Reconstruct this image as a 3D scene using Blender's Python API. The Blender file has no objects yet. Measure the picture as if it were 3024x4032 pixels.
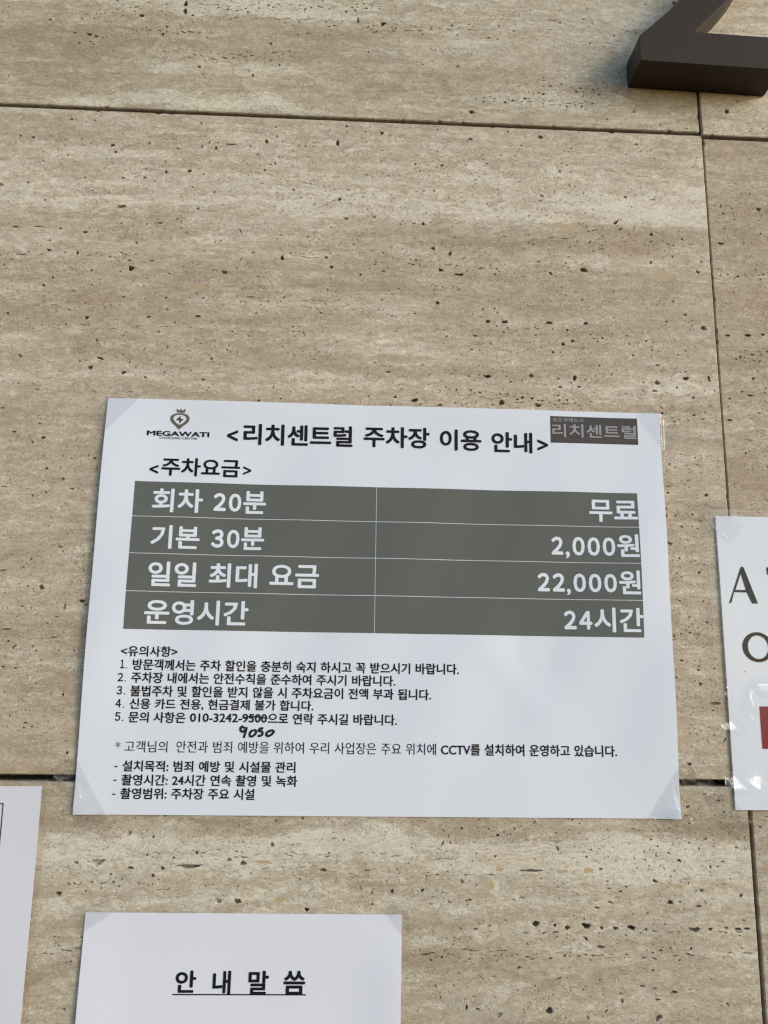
import bpy, bmesh, math, random
import numpy as np
from mathutils import Vector, Matrix
from mathutils.geometry import delaunay_2d_cdt

S = bpy.context.scene
COL = S.collection
ZB = 1.6            # height of the main notice's top edge above the ground

# ------------------------------------------------------------------ camera
cam = bpy.data.cameras.new('camera')
cam.sensor_fit = 'VERTICAL'; cam.sensor_height = 24.0
cam.lens = 3242.9 / 4032 * 24.0
cam.clip_start = 0.01; cam.clip_end = 100
camo = bpy.data.objects.new('camera', cam); COL.objects.link(camo)
def cam_axes(a, b, c):
    ca, sa, cb, sb, cc, sc = math.cos(a), math.sin(a), math.cos(b), math.sin(b), math.cos(c), math.sin(c)
    Rx = Matrix(((1, 0, 0), (0, ca, -sa), (0, sa, ca))); Rz = Matrix(((cb, -sb, 0), (sb, cb, 0), (0, 0, 1)))
    Rw = Rz @ Rx
    r, u, f = Rw @ Vector((1, 0, 0)), Rw @ Vector((0, 0, 1)), Rw @ Vector((0, 1, 0))
    return r * cc + u * sc, -r * sc + u * cc, f
r_, u_, f_ = cam_axes(0.197607587, -0.0440047726, 0.0129313367)
M = Matrix((r_, u_, -f_)).transposed().to_4x4()
M.translation = Vector((0.182000529, -0.59958556, -0.202678907 + ZB))
camo.matrix_world = M
S.camera = camo

# ------------------------------------------------------------------ light
SUN = Vector((1.39, -1.0, 0.64)).normalized()      # towards the light
elev = math.asin(SUN.z); azim = math.atan2(SUN.x, SUN.y)
world = bpy.data.worlds.new('World'); S.world = world; world.use_nodes = True
wn = world.node_tree.nodes; wl = world.node_tree.links
bg = wn['Background']
sky = wn.new('ShaderNodeTexSky'); sky.sky_type = 'NISHITA'; sky.sun_disc = False
sky.sun_elevation = elev; sky.sun_rotation = azim
sky.air_density = 1.0; sky.dust_density = 1.2; sky.ozone_density = 1.9
wl.new(sky.outputs[0], bg.inputs[0]); bg.inputs[1].default_value = 0.15
sl = bpy.data.lights.new('sun', 'SUN'); sl.energy = 0.62; sl.angle = math.radians(16); sl.color = (1.0, 0.985, 0.965)
so = bpy.data.objects.new('sun', sl); COL.objects.link(so)
so.rotation_euler = SUN.to_track_quat('Z', 'Y').to_euler(); so.location = (3, -3, 4)
S.view_settings.view_transform = 'Standard'; S.view_settings.look = 'None'
S.view_settings.gamma = 1; S.view_settings.exposure = 0.49
S.cycles.max_bounces = 8; S.cycles.transparent_max_bounces = 16
S.cycles.filter_width = 1.3
S.cycles.use_denoising = True; S.cycles.denoiser = 'OPENIMAGEDENOISE'
S.cycles.denoising_input_passes = 'RGB_ALBEDO_NORMAL'; S.cycles.denoising_prefilter = 'ACCURATE'

# ------------------------------------------------------------------ helpers
def tag(o, label=None, cat=None, group=None, kind=None):
    if label: o['label'] = label
    if cat: o['category'] = cat
    if group: o['group'] = group
    if kind: o['kind'] = kind
    return o
def empty(name, loc=(0, 0, 0)):
    o = bpy.data.objects.new(name, None); COL.objects.link(o); o.location = loc; o.empty_display_size = .05
    return o
def link(name, me, mats, parent=None, smooth=False):
    o = bpy.data.objects.new(name, me); COL.objects.link(o)
    for m in (mats if isinstance(mats, (list, tuple)) else [mats]): me.materials.append(m)
    if smooth: me.polygons.foreach_set('use_smooth', [True] * len(me.polygons))
    if parent: o.parent = parent
    return o
def mesh(name, v, f):
    me = bpy.data.meshes.new(name); me.from_pydata(v, [], f); me.update(); return me
def hash2(i, j, k=0):
    n = math.sin(i * 127.1 + j * 311.7 + k * 74.7) * 43758.5453
    return n - math.floor(n)
def vnoise(x, y, k=0):
    i, j = math.floor(x), math.floor(y); fx, fy = x - i, y - j
    fx = fx * fx * (3 - 2 * fx); fy = fy * fy * (3 - 2 * fy)
    a = hash2(i, j, k) * (1 - fx) + hash2(i + 1, j, k) * fx
    b = hash2(i, j + 1, k) * (1 - fx) + hash2(i + 1, j + 1, k) * fx
    return a * (1 - fy) + b * fy
def sstep(a, b, t):
    t = max(0.0, min(1.0, (t - a) / (b - a))); return t * t * (3 - 2 * t)

# ------------------------------------------------------------------ materials
class NT:
    def __init__(s, name):
        s.m = bpy.data.materials.new(name); s.m.use_nodes = True
        s.n = s.m.node_tree.nodes; s.l = s.m.node_tree.links
        s.b = s.n['Principled BSDF']; s.out = s.n['Material Output']
    def node(s, t, **kw):
        n = s.n.new(t)
        for k, v in kw.items(): setattr(n, k, v)
        return n
    def setv(s, sock, v):
        if isinstance(v, bpy.types.NodeSocket): s.l.new(v, sock)
        elif v is not None: sock.default_value = v
    def math(s, op, a, b=None, c=None, clamp=False):
        n = s.node('ShaderNodeMath', operation=op, use_clamp=clamp)
        s.setv(n.inputs[0], a); s.setv(n.inputs[1], b)
        if c is not None: s.setv(n.inputs[2], c)
        return n.outputs[0]
    def comb(s, x, y, z):
        n = s.node('ShaderNodeCombineXYZ'); s.setv(n.inputs[0], x); s.setv(n.inputs[1], y); s.setv(n.inputs[2], z); return n.outputs[0]
    def noise(s, vec, scale, detail=3, rough=.5, dist=0):
        n = s.node('ShaderNodeTexNoise'); s.setv(n.inputs['Vector'], vec)
        n.inputs['Scale'].default_value = scale; n.inputs['Detail'].default_value = detail
        n.inputs['Roughness'].default_value = rough; n.inputs['Distortion'].default_value = dist
        return n.outputs[0]
    def ramp(s, fac, stops, interp='LINEAR'):
        n = s.node('ShaderNodeValToRGB'); s.setv(n.inputs[0], fac); cr = n.color_ramp; cr.interpolation = interp
        while len(cr.elements) < len(stops): cr.elements.new(0.5)
        for e, (p, c) in zip(cr.elements, stops):
            e.position = p; e.color = (c, c, c, 1) if isinstance(c, (int, float)) else (*c, 1)
        return n.outputs[0]
    def mix(s, f, a, b):
        n = s.node('ShaderNodeMix', data_type='RGBA'); s.setv(n.inputs[0], f)
        for k, v in ((6, a), (7, b)):
            if isinstance(v, bpy.types.NodeSocket): s.l.new(v, n.inputs[k])
            else: n.inputs[k].default_value = (*v, 1)
        return n.outputs[2]

def plain(name, col, rough=.5, spec=.5, metal=0.0, bump=None, bstr=.1):
    t = NT(name); t.b.inputs['Base Color'].default_value = (*col, 1)
    t.b.inputs['Roughness'].default_value = rough; t.b.inputs['Specular IOR Level'].default_value = spec
    t.b.inputs['Metallic'].default_value = metal
    if bump:
        p = t.node('ShaderNodeNewGeometry').outputs['Position']
        h = t.noise(p, bump, 3, .6); b = t.node('ShaderNodeBump'); b.inputs['Strength'].default_value = bstr
        b.inputs['Distance'].default_value = .0003; t.l.new(h, b.inputs['Height']); t.l.new(b.outputs[0], t.b.inputs['Normal'])
    return t.m

TAN = (.398, .324, .226); MID = (.497, .422, .308); LITE = (.600, .532, .408); CREAM = (.77, .716, .585)
def stone_material(name, zlo, zhi, bands, seed, blobs=(), tint=(1, 1, 1)):
    t = NT(name); g = t.node('ShaderNodeNewGeometry').outputs['Position']
    sp = t.node('ShaderNodeSeparateXYZ'); t.l.new(g, sp.inputs[0])
    x, y = sp.outputs[0], sp.outputs[1]; z = t.math('SUBTRACT', sp.outputs[2], ZB)
    S0 = seed * 3.7
    def P(sx, sz, o=0): return t.comb(t.math('MULTIPLY_ADD', x, sx, S0 + o), t.math('MULTIPLY', y, sx), t.math('MULTIPLY_ADD', z, sz, S0 * .5 + o))
    w1 = t.math('SUBTRACT', t.noise(P(3, 4), 1, 2), .5)
    w2 = t.math('SUBTRACT', t.noise(P(14, 26, 3), 1, 5, .65), .5)
    w3 = t.math('SUBTRACT', t.noise(P(90, 150, 5), 1, 4, .65), .5)
    zz = t.math('MULTIPLY_ADD', w1, .05, t.math('MULTIPLY_ADD', w2, .040, t.math('MULTIPLY_ADD', w3, .011, z)))
    u = t.math('DIVIDE', t.math('SUBTRACT', zz, zlo), zhi - zlo)
    T1 = t.ramp(u, bands)                                   # broad beds, 0 tan .. 1 cream
    zf = t.math('MULTIPLY_ADD', w2, .022, t.math('MULTIPLY_ADD', w3, .007, z))
    def crisp(v, lo, hi): return t.math('SUBTRACT', t.ramp(v, [(lo, 0.0), (hi, 1.0)]), .5)
    s1 = crisp(t.noise(t.comb(t.math('MULTIPLY', x, 5), S0, t.math('MULTIPLY', zf, 60)), 1, 6, .6), .44, .56)
    s2 = crisp(t.noise(t.comb(t.math('MULTIPLY', x, 11), S0 + 9, t.math('MULTIPLY', zf, 190)), 1, 6, .66), .44, .57)
    v1 = crisp(t.noise(P(16, 55, 11), 1, 8, .70, 1.0), .475, .535)      # cloudy patches with definite edges
    v2 = crisp(t.noise(P(55, 120, 12), 1, 7, .70, .8), .47, .54)
    g1 = crisp(t.noise(P(190, 320, 7), 1, 5, .70, .9), .40, .60)      # grain
    g2 = crisp(t.noise(P(480, 700, 9), 1, 3, .65, .4), .36, .64)
    mott = t.noise(P(170, 300, 7), 1, 4, .7, .9)
    mott2 = t.noise(P(520, 760, 9), 1, 3, .7, .4)
    rid = t.noise(P(150, 250, 13), 1, 3, .6, 1.6)            # thin pale crusts between the grains
    rid = t.ramp(t.math('ABSOLUTE', t.math('SUBTRACT', rid, .5)), [(.0, 1.0), (.038, 0.0)])
    rmask = t.ramp(t.noise(P(22, 60, 15), 1, 4, .65), [(.44, 0.0), (.56, 1.0)])
    rid = t.math('MULTIPLY', rid, rmask)
    spk = t.noise(P(620, 820, 19), 1, 2, .55, .3)            # pin-prick pores below a millimetre
    spk = t.ramp(spk, [(.27, 1.0), (.32, 0.0)])
    tone = t.math('MULTIPLY_ADD', s1, .12, T1)
    tone = t.math('MULTIPLY_ADD', s2, .20, tone)
    # thin pale wisps drawn out along the beds
    wi = t.noise(t.comb(t.math('MULTIPLY', x, 13), S0 + 2, t.math('MULTIPLY', zf, 120)), 1, 5, .62)
    wi = t.ramp(t.math('ABSOLUTE', t.math('SUBTRACT', wi, .5)), [(.0, 1.0), (.028, 0.0)])
    wm = t.ramp(t.noise(P(8, 34, 23), 1, 4, .6), [(.46, 0.0), (.58, 1.0)])
    tone = t.math('MULTIPLY_ADD', t.math('MULTIPLY', wi, wm), .26, tone)
    tone = t.math('MULTIPLY_ADD', v1, .17, tone)
    tone = t.math('MULTIPLY_ADD', v2, .20, tone)
    tone = t.math('MULTIPLY_ADD', g1, .38, tone)
    tone = t.math('MULTIPLY_ADD', g2, .26, tone)
    tone = t.math('MULTIPLY_ADD', rid, .50, tone)
    for (bx, bz, rx, rz, s) in blobs:
        dx = t.math('DIVIDE', t.math('SUBTRACT', t.math('MULTIPLY_ADD', w2, .05, x), bx), rx)
        dz = t.math('DIVIDE', t.math('SUBTRACT', zz, bz), rz)
        d = t.math('MULTIPLY_ADD', dx, dx, t.math('MULTIPLY', dz, dz))
        e = t.math('POWER', 2.718, t.math('MULTIPLY', d, -1.0))
        tone = t.math('MULTIPLY_ADD', e, s, tone)
    tt = tuple
    c = t.ramp(tone, [(0.0, tt(a * b for a, b in zip(TAN, tint))), (.35, tt(a * b for a, b in zip(MID, tint))),
                      (.68, tt(a * b for a, b in zip(LITE, tint))), (1.0, tt(a * b for a, b in zip(CREAM, tint)))])
    # warm ochre and cool grey drifts
    och = t.ramp(t.noise(P(9, 26, 21), 1, 4, .6), [(.56, 0.0), (.72, 1.0)])
    c = t.mix(t.math('MULTIPLY', och, .30), c, (.46, .325, .185))
    gry = t.ramp(t.noise(P(7, 22, 31), 1, 4, .6), [(.58, 0.0), (.75, 1.0)])
    c = t.mix(t.math('MULTIPLY', gry, .28), c, (.40, .37, .305))
    # fine brown bedding lines
    ln = t.noise(t.comb(t.math('MULTIPLY', x, 3.0), S0 + 5, t.math('MULTIPLY', zf, 70)), 1, 3, .5)
    ln = t.math('ABSOLUTE', t.math('SUBTRACT', ln, .53))
    ln = t.ramp(ln, [(0.0, 1.0), (.009, 0.0)])
    lm = t.ramp(t.noise(P(9, 30, 17), 1, 2), [(.5, 0.0), (.62, 1.0)])
    c = t.mix(t.math('MULTIPLY', t.math('MULTIPLY', ln, lm), .50), c, (.25, .185, .115))
    c = t.mix(t.math('MULTIPLY', spk, .75), c, (.14, .10, .065))
    # soil lodged deep in the holes
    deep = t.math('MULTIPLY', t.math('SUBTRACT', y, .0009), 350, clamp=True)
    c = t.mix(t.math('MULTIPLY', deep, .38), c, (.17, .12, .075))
    t.l.new(c, t.b.inputs['Base Color'])
    t.b.inputs['Specular IOR Level'].default_value = .3
    rr = t.ramp(mott, [(.3, .48), (.7, .66)]); t.l.new(rr, t.b.inputs['Roughness'])
    b = t.node('ShaderNodeBump'); b.inputs['Strength'].default_value = .55; b.inputs['Distance'].default_value = .0011
    hh = t.math('MULTIPLY_ADD', mott2, .5, t.math('MULTIPLY', mott, .6))
    # shallow worn worm tracks
    wt = t.noise(P(260, 420, 41), 1, 2, .5, 1.2)
    wt = t.ramp(wt, [(.30, 0.0), (.38, 1.0)])
    hh = t.math('MULTIPLY_ADD', wt, .55, hh)
    hh = t.math('MULTIPLY_ADD', rid, .5, t.math('MULTIPLY_ADD', spk, -.9, hh))
    t.l.new(hh, b.inputs['Height']); t.l.new(b.outputs[0], t.b.inputs['Normal'])
    return t.m

def paper_material(name, col):
    t = NT(name); p = t.node('ShaderNodeNewGeometry').outputs['Position']
    n1 = t.noise(p, 900, 3, .6); n2 = t.noise(p, 14, 3, .5)
    c = t.mix(t.math('MULTIPLY', n1, .5), col, tuple(a * .93 for a in col))
    c = t.mix(t.ramp(n2, [(.45, 0.0), (.7, .5)]), c, tuple(a * .955 for a in col))
    t.l.new(c, t.b.inputs['Base Color']); t.b.inputs['Roughness'].default_value = .7
    t.b.inputs['Specular IOR Level'].default_value = .15
    b = t.node('ShaderNodeBump'); b.inputs['Strength'].default_value = .12; b.inputs['Distance'].default_value = .0002
    t.l.new(n1, b.inputs['Height']); t.l.new(b.outputs[0], t.b.inputs['Normal'])
    return t.m
def print_material(name, col, rough=.7, speckle=.12):
    t = NT(name); p = t.node('ShaderNodeNewGeometry').outputs['Position']
    n1 = t.noise(p, 1400, 2, .6); n2 = t.noise(p, 30, 4, .6)
    f = t.math('MULTIPLY_ADD', n2, speckle, t.math('MULTIPLY', n1, speckle))
    c = t.mix(f, col, tuple(min(1, a * 1.6 + .01) for a in col))
    t.l.new(c, t.b.inputs['Base Color']); t.b.inputs['Roughness'].default_value = rough
    t.b.inputs['Specular IOR Level'].default_value = .15
    return t.m
def clear_material(name, haze=.10, rough=.12, tint=(.93, .92, .89), gloss=1.0, bump=None, bstr=.3, tc=(.98, .975, .96)):
    t = NT(name); t.n.remove(t.b)
    tr = t.node('ShaderNodeBsdfTransparent'); tr.inputs[0].default_value = (*tc, 1)
    df = t.node('ShaderNodeBsdfDiffuse'); df.inputs[0].default_value = (*tint, 1)
    gl = t.node('ShaderNodeBsdfGlossy'); gl.inputs['Roughness'].default_value = rough
    m1 = t.node('ShaderNodeMixShader'); m1.inputs[0].default_value = haze
    t.l.new(tr.outputs[0], m1.inputs[1]); t.l.new(df.outputs[0], m1.inputs[2])
    fr = t.node('ShaderNodeLayerWeight')                 # Schlick, the same from either side of the thin film
    f5 = t.math('MULTIPLY_ADD', t.math('POWER', fr.outputs['Facing'], 5.0), .95, .045)
    m2 = t.node('ShaderNodeMixShader'); t.l.new(t.math('MULTIPLY', f5, gloss, clamp=True), m2.inputs[0])
    t.l.new(m1.outputs[0], m2.inputs[1]); t.l.new(gl.outputs[0], m2.inputs[2]); t.l.new(m2.outputs[0], t.out.inputs[0])
    if bump:
        p = t.node('ShaderNodeNewGeometry').outputs['Position']
        h = t.noise(p, bump, 2, .5); b = t.node('ShaderNodeBump'); b.inputs['Strength'].default_value = bstr
        b.inputs['Distance'].default_value = .002; t.l.new(h, b.inputs['Height'])
        t.l.new(b.outputs[0], gl.inputs['Normal'])
    return t.m

BIG_PITS=[(-0.0762,0.2168,0.00144,0.00123,0),(-0.0552,0.1195,0.00163,0.00129,0),(0.0093,0.1065,0.00305,0.00257,0),(0.0164,0.1038,0.00188,0.00116,0),(-0.0026,0.159,0.00571,0.0012,8),(0.0366,0.3407,0.00227,0.00296,0),
(0.0368,0.3478,0.00228,0.00238,0),(0.043,0.3369,0.00151,0.00133,0),(-0.04,0.3141,0.00248,0.00102,-5),(-0.0346,0.3124,0.00186,0.00116,-10),(-0.0444,0.3147,0.00087,0.00073,0),(-0.0292,0.3113,0.00062,0.0013,0),
(-0.052,0.3152,0.00198,0.00073,-15),(-0.0477,0.3056,0.00148,0.00087,0),(-0.0386,0.3072,0.00111,0.00072,0),(-0.0357,0.3052,0.00124,0.00058,0),(-0.0257,0.3123,0.0005,0.00073,0),(-0.0287,0.1359,0.00235,0.00118,0),
(0.0493,0.1926,0.00242,0.00163,0),(0.0141,0.185,0.00192,0.00122,0),(-0.0768,0.177,0.00154,0.00093,0),(0.0689,0.2137,0.00134,0.00152,0),(0.0633,0.2187,0.00086,0.00166,0),(0.056,0.2356,0.00098,0.00139,0),
(0.0576,0.1596,0.00144,0.00107,0),(-0.0728,0.3265,0.00173,0.00087,0),(-0.0477,0.3053,0.00148,0.00115,0),(-0.05,0.0969,0.00116,0.00127,0),(0.0384,0.2123,0.00134,0.00096,0),(-0.0104,0.2068,0.00145,0.00096,0),
(0.0115,0.1282,0.00165,0.00091,0),(0.0955,0.2824,0.00113,0.00129,0),(-0.0482,0.1384,0.00141,0.00092,0),(0.007,0.1132,0.00165,0.00065,0),(0.0243,0.1138,0.00165,0.00065,0),(0.0291,0.1461,0.00214,0.00066,0),
(-0.065,0.1393,0.00328,0.00052,0),(-0.0825,0.1383,0.00292,0.00065,0),(-0.0551,0.1277,0.0014,0.00091,0),(-0.0333,0.1178,0.0014,0.00155,0),(0.1668,0.2227,0.00205,0.00261,0),(0.1813,0.3394,0.00142,0.00361,0),
(0.2024,0.3373,0.00199,0.00296,-60),(0.1092,0.2216,0.0019,0.00214,0),(0.2767,0.2571,0.00309,0.00189,0),(0.1736,0.2385,0.00165,0.00124,0),(0.2026,0.2336,0.00165,0.00139,0),(0.2449,0.1324,0.00242,0.00146,0),
(0.2584,0.1278,0.00162,0.00204,0),(0.1256,0.1194,0.00158,0.00259,0),(0.2657,0.1106,0.00429,0.00116,0),(0.2507,0.1141,0.00241,0.00159,-25),(0.1602,0.1214,0.00146,0.0013,0),(0.1646,0.1134,0.00172,0.00129,0),
(0.2293,0.1534,0.00216,0.00074,0),(0.237,0.1538,0.00162,0.00133,0),(0.175,0.1556,0.00161,0.00089,0),(0.2483,0.0859,0.00173,0.00171,0),(0.2754,0.2316,0.00209,0.00093,-15),(0.117,0.2019,0.00094,0.00136,0),
(0.1324,0.1795,0.00161,0.0009,0),(0.0957,0.2824,0.00165,0.00126,0),(0.1874,0.1075,0.00119,0.001,0),(0.2056,0.1113,0.0016,0.00086,0),(0.2517,0.2062,0.00165,0.00107,0),(0.3652,0.118,0.00334,0.00224,0),
(0.4221,0.1518,0.0017,0.00153,0),(0.476,0.1858,0.00318,0.00125,0),(0.46,0.0719,0.00334,0.0019,0),(0.4024,0.1841,0.002,0.00093,0),(0.4249,0.1827,0.00258,0.00093,0),(0.3936,0.161,0.00283,0.00138,30),
(0.3969,0.1554,0.0017,0.00076,0),(0.3657,0.0728,0.0022,0.00174,0),(0.3362,0.072,0.00356,0.00174,0),(0.3014,0.0718,0.00327,0.00144,0),(0.2879,0.0717,0.0019,0.00144,0),(0.2873,0.0261,0.00348,0.0014,0),
(0.4431,0.0291,0.00302,0.00199,0),(0.4617,0.03,0.00138,0.00256,0),(0.4204,0.0252,0.00218,0.00198,0),(0.4177,0.0183,0.00245,0.00085,0),(0.4483,0.0136,0.00164,0.00099,0),(0.2977,0.0051,0.0024,0.00222,0),
(0.326,0.0037,0.00348,0.0018,0),(0.3473,0.0547,0.00191,0.00143,0),(0.3387,0.0478,0.00163,0.001,0),(0.4587,0.1201,0.00198,0.0012,-35),(0.3388,0.1145,0.00194,0.00104,-50),(0.4206,0.1266,0.00141,0.00135,0),
(0.4215,0.0394,0.00192,0.001,0),(0.4961,0.0672,0.0028,0.00117,0),(0.4796,0.0665,0.00223,0.00102,0),(0.5087,0.0684,0.00196,0.00102,0),(0.4975,0.0308,0.00124,0.00114,0),(0.4944,0.0168,0.0033,0.00071,0),
(0.4765,-0.0034,0.00218,0.00084,0),(0.48,0.1461,0.00314,0.00092,0),(0.3436,0.0191,0.00189,0.00098,0),(0.3587,0.0198,0.00162,0.00084,0),(0.3374,0.2766,0.00174,0.00098,0),(-0.0213,0.0641,0.00184,0.00163,0),
(-0.0081,0.0317,0.0032,0.00098,-20),(-0.0157,0.0241,0.00251,0.00147,0),(0.0627,0.0684,0.00257,0.00088,0),(0.0249,0.0665,0.00186,0.00088,0),(0.026,0.0176,0.0016,0.00098,0),(0.0694,0.0167,0.00161,0.00073,0),
(-0.0124,0.0464,0.00126,0.00087,0),(-0.0811,0.0661,0.00137,0.00112,0),(-0.0672,-0.0277,0.00156,0.00082,0),(-0.0211,-0.0703,0.00221,0.00081,0),(-0.0491,-0.0759,0.00099,0.00092,0),(-0.0775,-0.0096,0.00123,0.0006,0),
(0.0897,0.0568,0.0014,0.00063,0),(0.0135,0.0298,0.0008,0.00135,0),(-0.0239,0.029,0.0008,0.00122,0),(-0.0697,-0.0695,0.00219,0.00046,0),(-0.007,-0.152,0.00291,0.00118,0),(-0.0042,-0.1551,0.00136,0.00078,0),
(-0.0094,-0.1375,0.00097,0.00059,0),(-0.0246,-0.1782,0.0023,0.00058,0),(-0.0581,-0.1729,0.00459,0.00058,0),(-0.056,-0.1813,0.00133,0.00086,-40),(-0.0492,-0.1998,0.00152,0.00085,0),(-0.0583,-0.1992,0.00208,0.00076,0),
(-0.0097,-0.1871,0.00077,0.00115,0),(-0.0359,-0.1877,0.00095,0.00077,0),(-0.0148,-0.2178,0.00114,0.00113,0),(-0.0086,-0.2571,0.00112,0.00146,0),(-0.0229,-0.2177,0.00076,0.00094,0),(-0.0487,-0.1564,0.00135,0.00059,0),
(-0.0455,-0.1225,0.00088,0.0009,0),(-0.0237,-0.1634,0.00116,0.00049,0),(-0.0652,-0.1311,0.00271,0.0005,0),(0.4253,-0.2899,0.00173,0.00075,0),(0.4379,-0.2812,0.00139,0.00054,0),(0.4448,-0.2818,0.00069,0.00054,0),
(0.4025,-0.3159,0.0008,0.00074,0),(0.4221,-0.3179,0.00057,0.00053,0),(0.4318,-0.3178,0.00068,0.00127,0),(0.4478,-0.3261,0.00148,0.00053,0),(0.4011,-0.3223,0.00079,0.00095,0),(0.4103,-0.3206,0.00171,0.00042,-20),
(0.4362,-0.3114,0.00258,0.00053,20),(0.3994,-0.3388,0.00203,0.00104,-40),(0.3968,-0.3184,0.00091,0.00063,0),(0.4393,-0.3296,0.00068,0.00105,0),(0.4585,-0.3167,0.00161,0.00053,-20),(0.4511,-0.2931,0.00139,0.00043,25),
(0.4476,-0.2406,0.00106,0.00045,0),(0.421,-0.3375,0.0017,0.00036,0),(0.4618,-0.2996,0.00058,0.00054,0),(0.4348,-0.1564,0.00066,0.00065,0),(0.4363,-0.1564,0.00053,0.00052,0),(0.4478,-0.1603,0.00145,0.00071,0),
(0.4343,-0.168,0.00164,0.00058,0),(0.4393,-0.1947,0.00143,0.00088,0),(0.44,-0.2049,0.00117,0.00125,0),(0.427,-0.1881,0.00144,0.00088,0),(0.4283,-0.1446,0.00132,0.00058,0),(0.4302,-0.1129,0.00067,0.00106,0),
(0.4411,-0.0887,0.00074,0.00061,0),(0.4523,-0.1865,0.00059,0.00139,0),(0.4276,-0.1241,0.00087,0.00053,0),(0.4571,-0.1002,0.00081,0.0004,0),(0.4504,-0.2185,0.00403,0.00136,0),(0.0172,-0.328,0.00658,0.00231,0),
(0.0808,-0.3301,0.01048,0.00149,0),(0.1158,-0.328,0.00281,0.0015,0),(0.1057,-0.3259,0.00211,0.00133,0),(-0.0061,-0.3475,0.00343,0.0013,0),(0.0617,-0.3315,0.00174,0.00116,0),(0.0034,-0.3281,0.00242,0.00115,0),
(0.1004,-0.3523,0.00209,0.00163,0),(0.1129,-0.3523,0.00244,0.00196,0),(0.1596,-0.3576,0.00175,0.00147,0),(0.0842,-0.3217,0.00123,0.00117,0),(0.1347,-0.3163,0.00159,0.00168,0),(0.04,-0.3312,0.00278,0.00099,0),
(0.1697,-0.3321,0.00283,0.00133,0),(0.2173,-0.3456,0.00142,0.00132,0),(0.2378,-0.3452,0.00125,0.00116,0),(0.3157,-0.3664,0.00289,0.00206,0),(0.3285,-0.3674,0.00129,0.00118,0),(0.3373,-0.3686,0.00257,0.00177,0),
(0.3502,-0.3679,0.00355,0.00207,0),(0.361,-0.3689,0.00161,0.00118,0),(0.3704,-0.3692,0.00226,0.00118,0),(0.3744,-0.3691,0.00113,0.00089,0),(0.3817,-0.3689,0.00324,0.00163,-20),(0.4255,-0.3701,0.00423,0.00178,0),
(0.4364,-0.3698,0.00163,0.00119,0),(0.4476,-0.3691,0.00196,0.00104,0),(0.4557,-0.3695,0.00327,0.00089,0),(0.3995,-0.3387,0.0023,0.00151,-50),(0.3614,-0.3312,0.00147,0.00121,0),(0.3594,-0.3808,0.00353,0.00132,0),
(0.3231,-0.4199,0.00252,0.00227,0),(0.4086,-0.4092,0.00353,0.00101,0),(0.2752,-0.419,0.00219,0.00071,0),(0.2679,-0.418,0.00094,0.00198,0),(0.3732,-0.4144,0.00127,0.00172,0),(0.3971,-0.4138,0.00256,0.00086,0),
(0.4292,-0.3549,0.00229,0.0009,0),(0.4094,-0.3522,0.00229,0.0018,0),(0.3125,-0.3324,0.00973,0.00106,0),(0.358,-0.356,0.00227,0.00074,0),(0.4623,-0.3695,0.00229,0.00104,0),(0.2158,0.0077,0.00141,0.00118,0),
(0.2307,0.0052,0.00282,0.00177,0),(0.2975,0.0049,0.00256,0.00222,0),(0.326,0.0042,0.00314,0.00178,0),(0.25,0.002,0.00198,0.00074,0),]
CALCITE=[(0.2914,-0.3314,0.00291,0.00151,0),(0.3336,-0.3328,0.00325,0.00151,0),(0.3417,-0.3325,0.00326,0.00181,0),(0.3532,-0.332,0.00457,0.00182,0),(0.2848,-0.3419,0.00258,0.00269,0),(0.2168,-0.3421,0.00255,0.00268,0),
(0.4157,-0.3425,0.00361,0.00151,0),(0.4001,-0.3425,0.00164,0.00211,0),(-0.0451,0.1138,0.0035,0.0018,0),(0.0634,0.0927,0.00471,0.00205,0),(-0.0335,0.1937,0.00144,0.00189,0),(-0.0476,0.1965,0.00108,0.00108,0),
(-0.0141,0.1912,0.00144,0.00108,0),(0.083,0.2511,0.00124,0.00113,0),(0.1664,0.1923,0.00352,0.00181,0),(0.2097,0.2147,0.00247,0.00184,0),(0.2194,0.2128,0.00275,0.00122,0),(0.1158,0.1907,0.00269,0.00075,0),
(0.2489,0.1958,0.00165,0.00121,0),(0.2575,0.1962,0.0022,0.00091,0),(0.2588,0.1887,0.00274,0.00076,0),(0.2217,0.1811,0.00354,0.0021,0),(0.1842,0.1843,0.00678,0.00135,-25),(0.2179,0.1912,0.00246,0.00106,0),
(0.1282,0.1099,0.0021,0.00286,0),(0.1324,0.2591,0.00138,0.00391,0),(0.3653,0.2225,0.00259,0.00159,0),(0.3747,0.2241,0.00288,0.00159,0),(0.3556,0.1861,0.00256,0.0014,0),(0.4287,0.1155,0.00843,0.00389,0),
(0.3483,0.1565,0.00787,0.00274,0),(0.4021,0.2083,0.00259,0.00126,0),(0.4107,0.2095,0.00259,0.00079,0),(0.4814,0.1454,0.00428,0.00092,0),(0.0151,0.0691,0.00163,0.00126,0),(0.4397,-0.147,0.00199,0.00162,0),
(0.1298,-0.3272,0.00705,0.00117,0),(0.1422,-0.3509,0.0042,0.00164,0),(0.2249,-0.3414,0.0089,0.00266,0),]

# ------------------------------------------------------------------ the stone wall
random.seed(11)
CT = (.55, .455, .325)
m_calcite = plain('calcite_fill', (.50, .385, .225), .4, .4, bump=400, bstr=.3)
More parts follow.
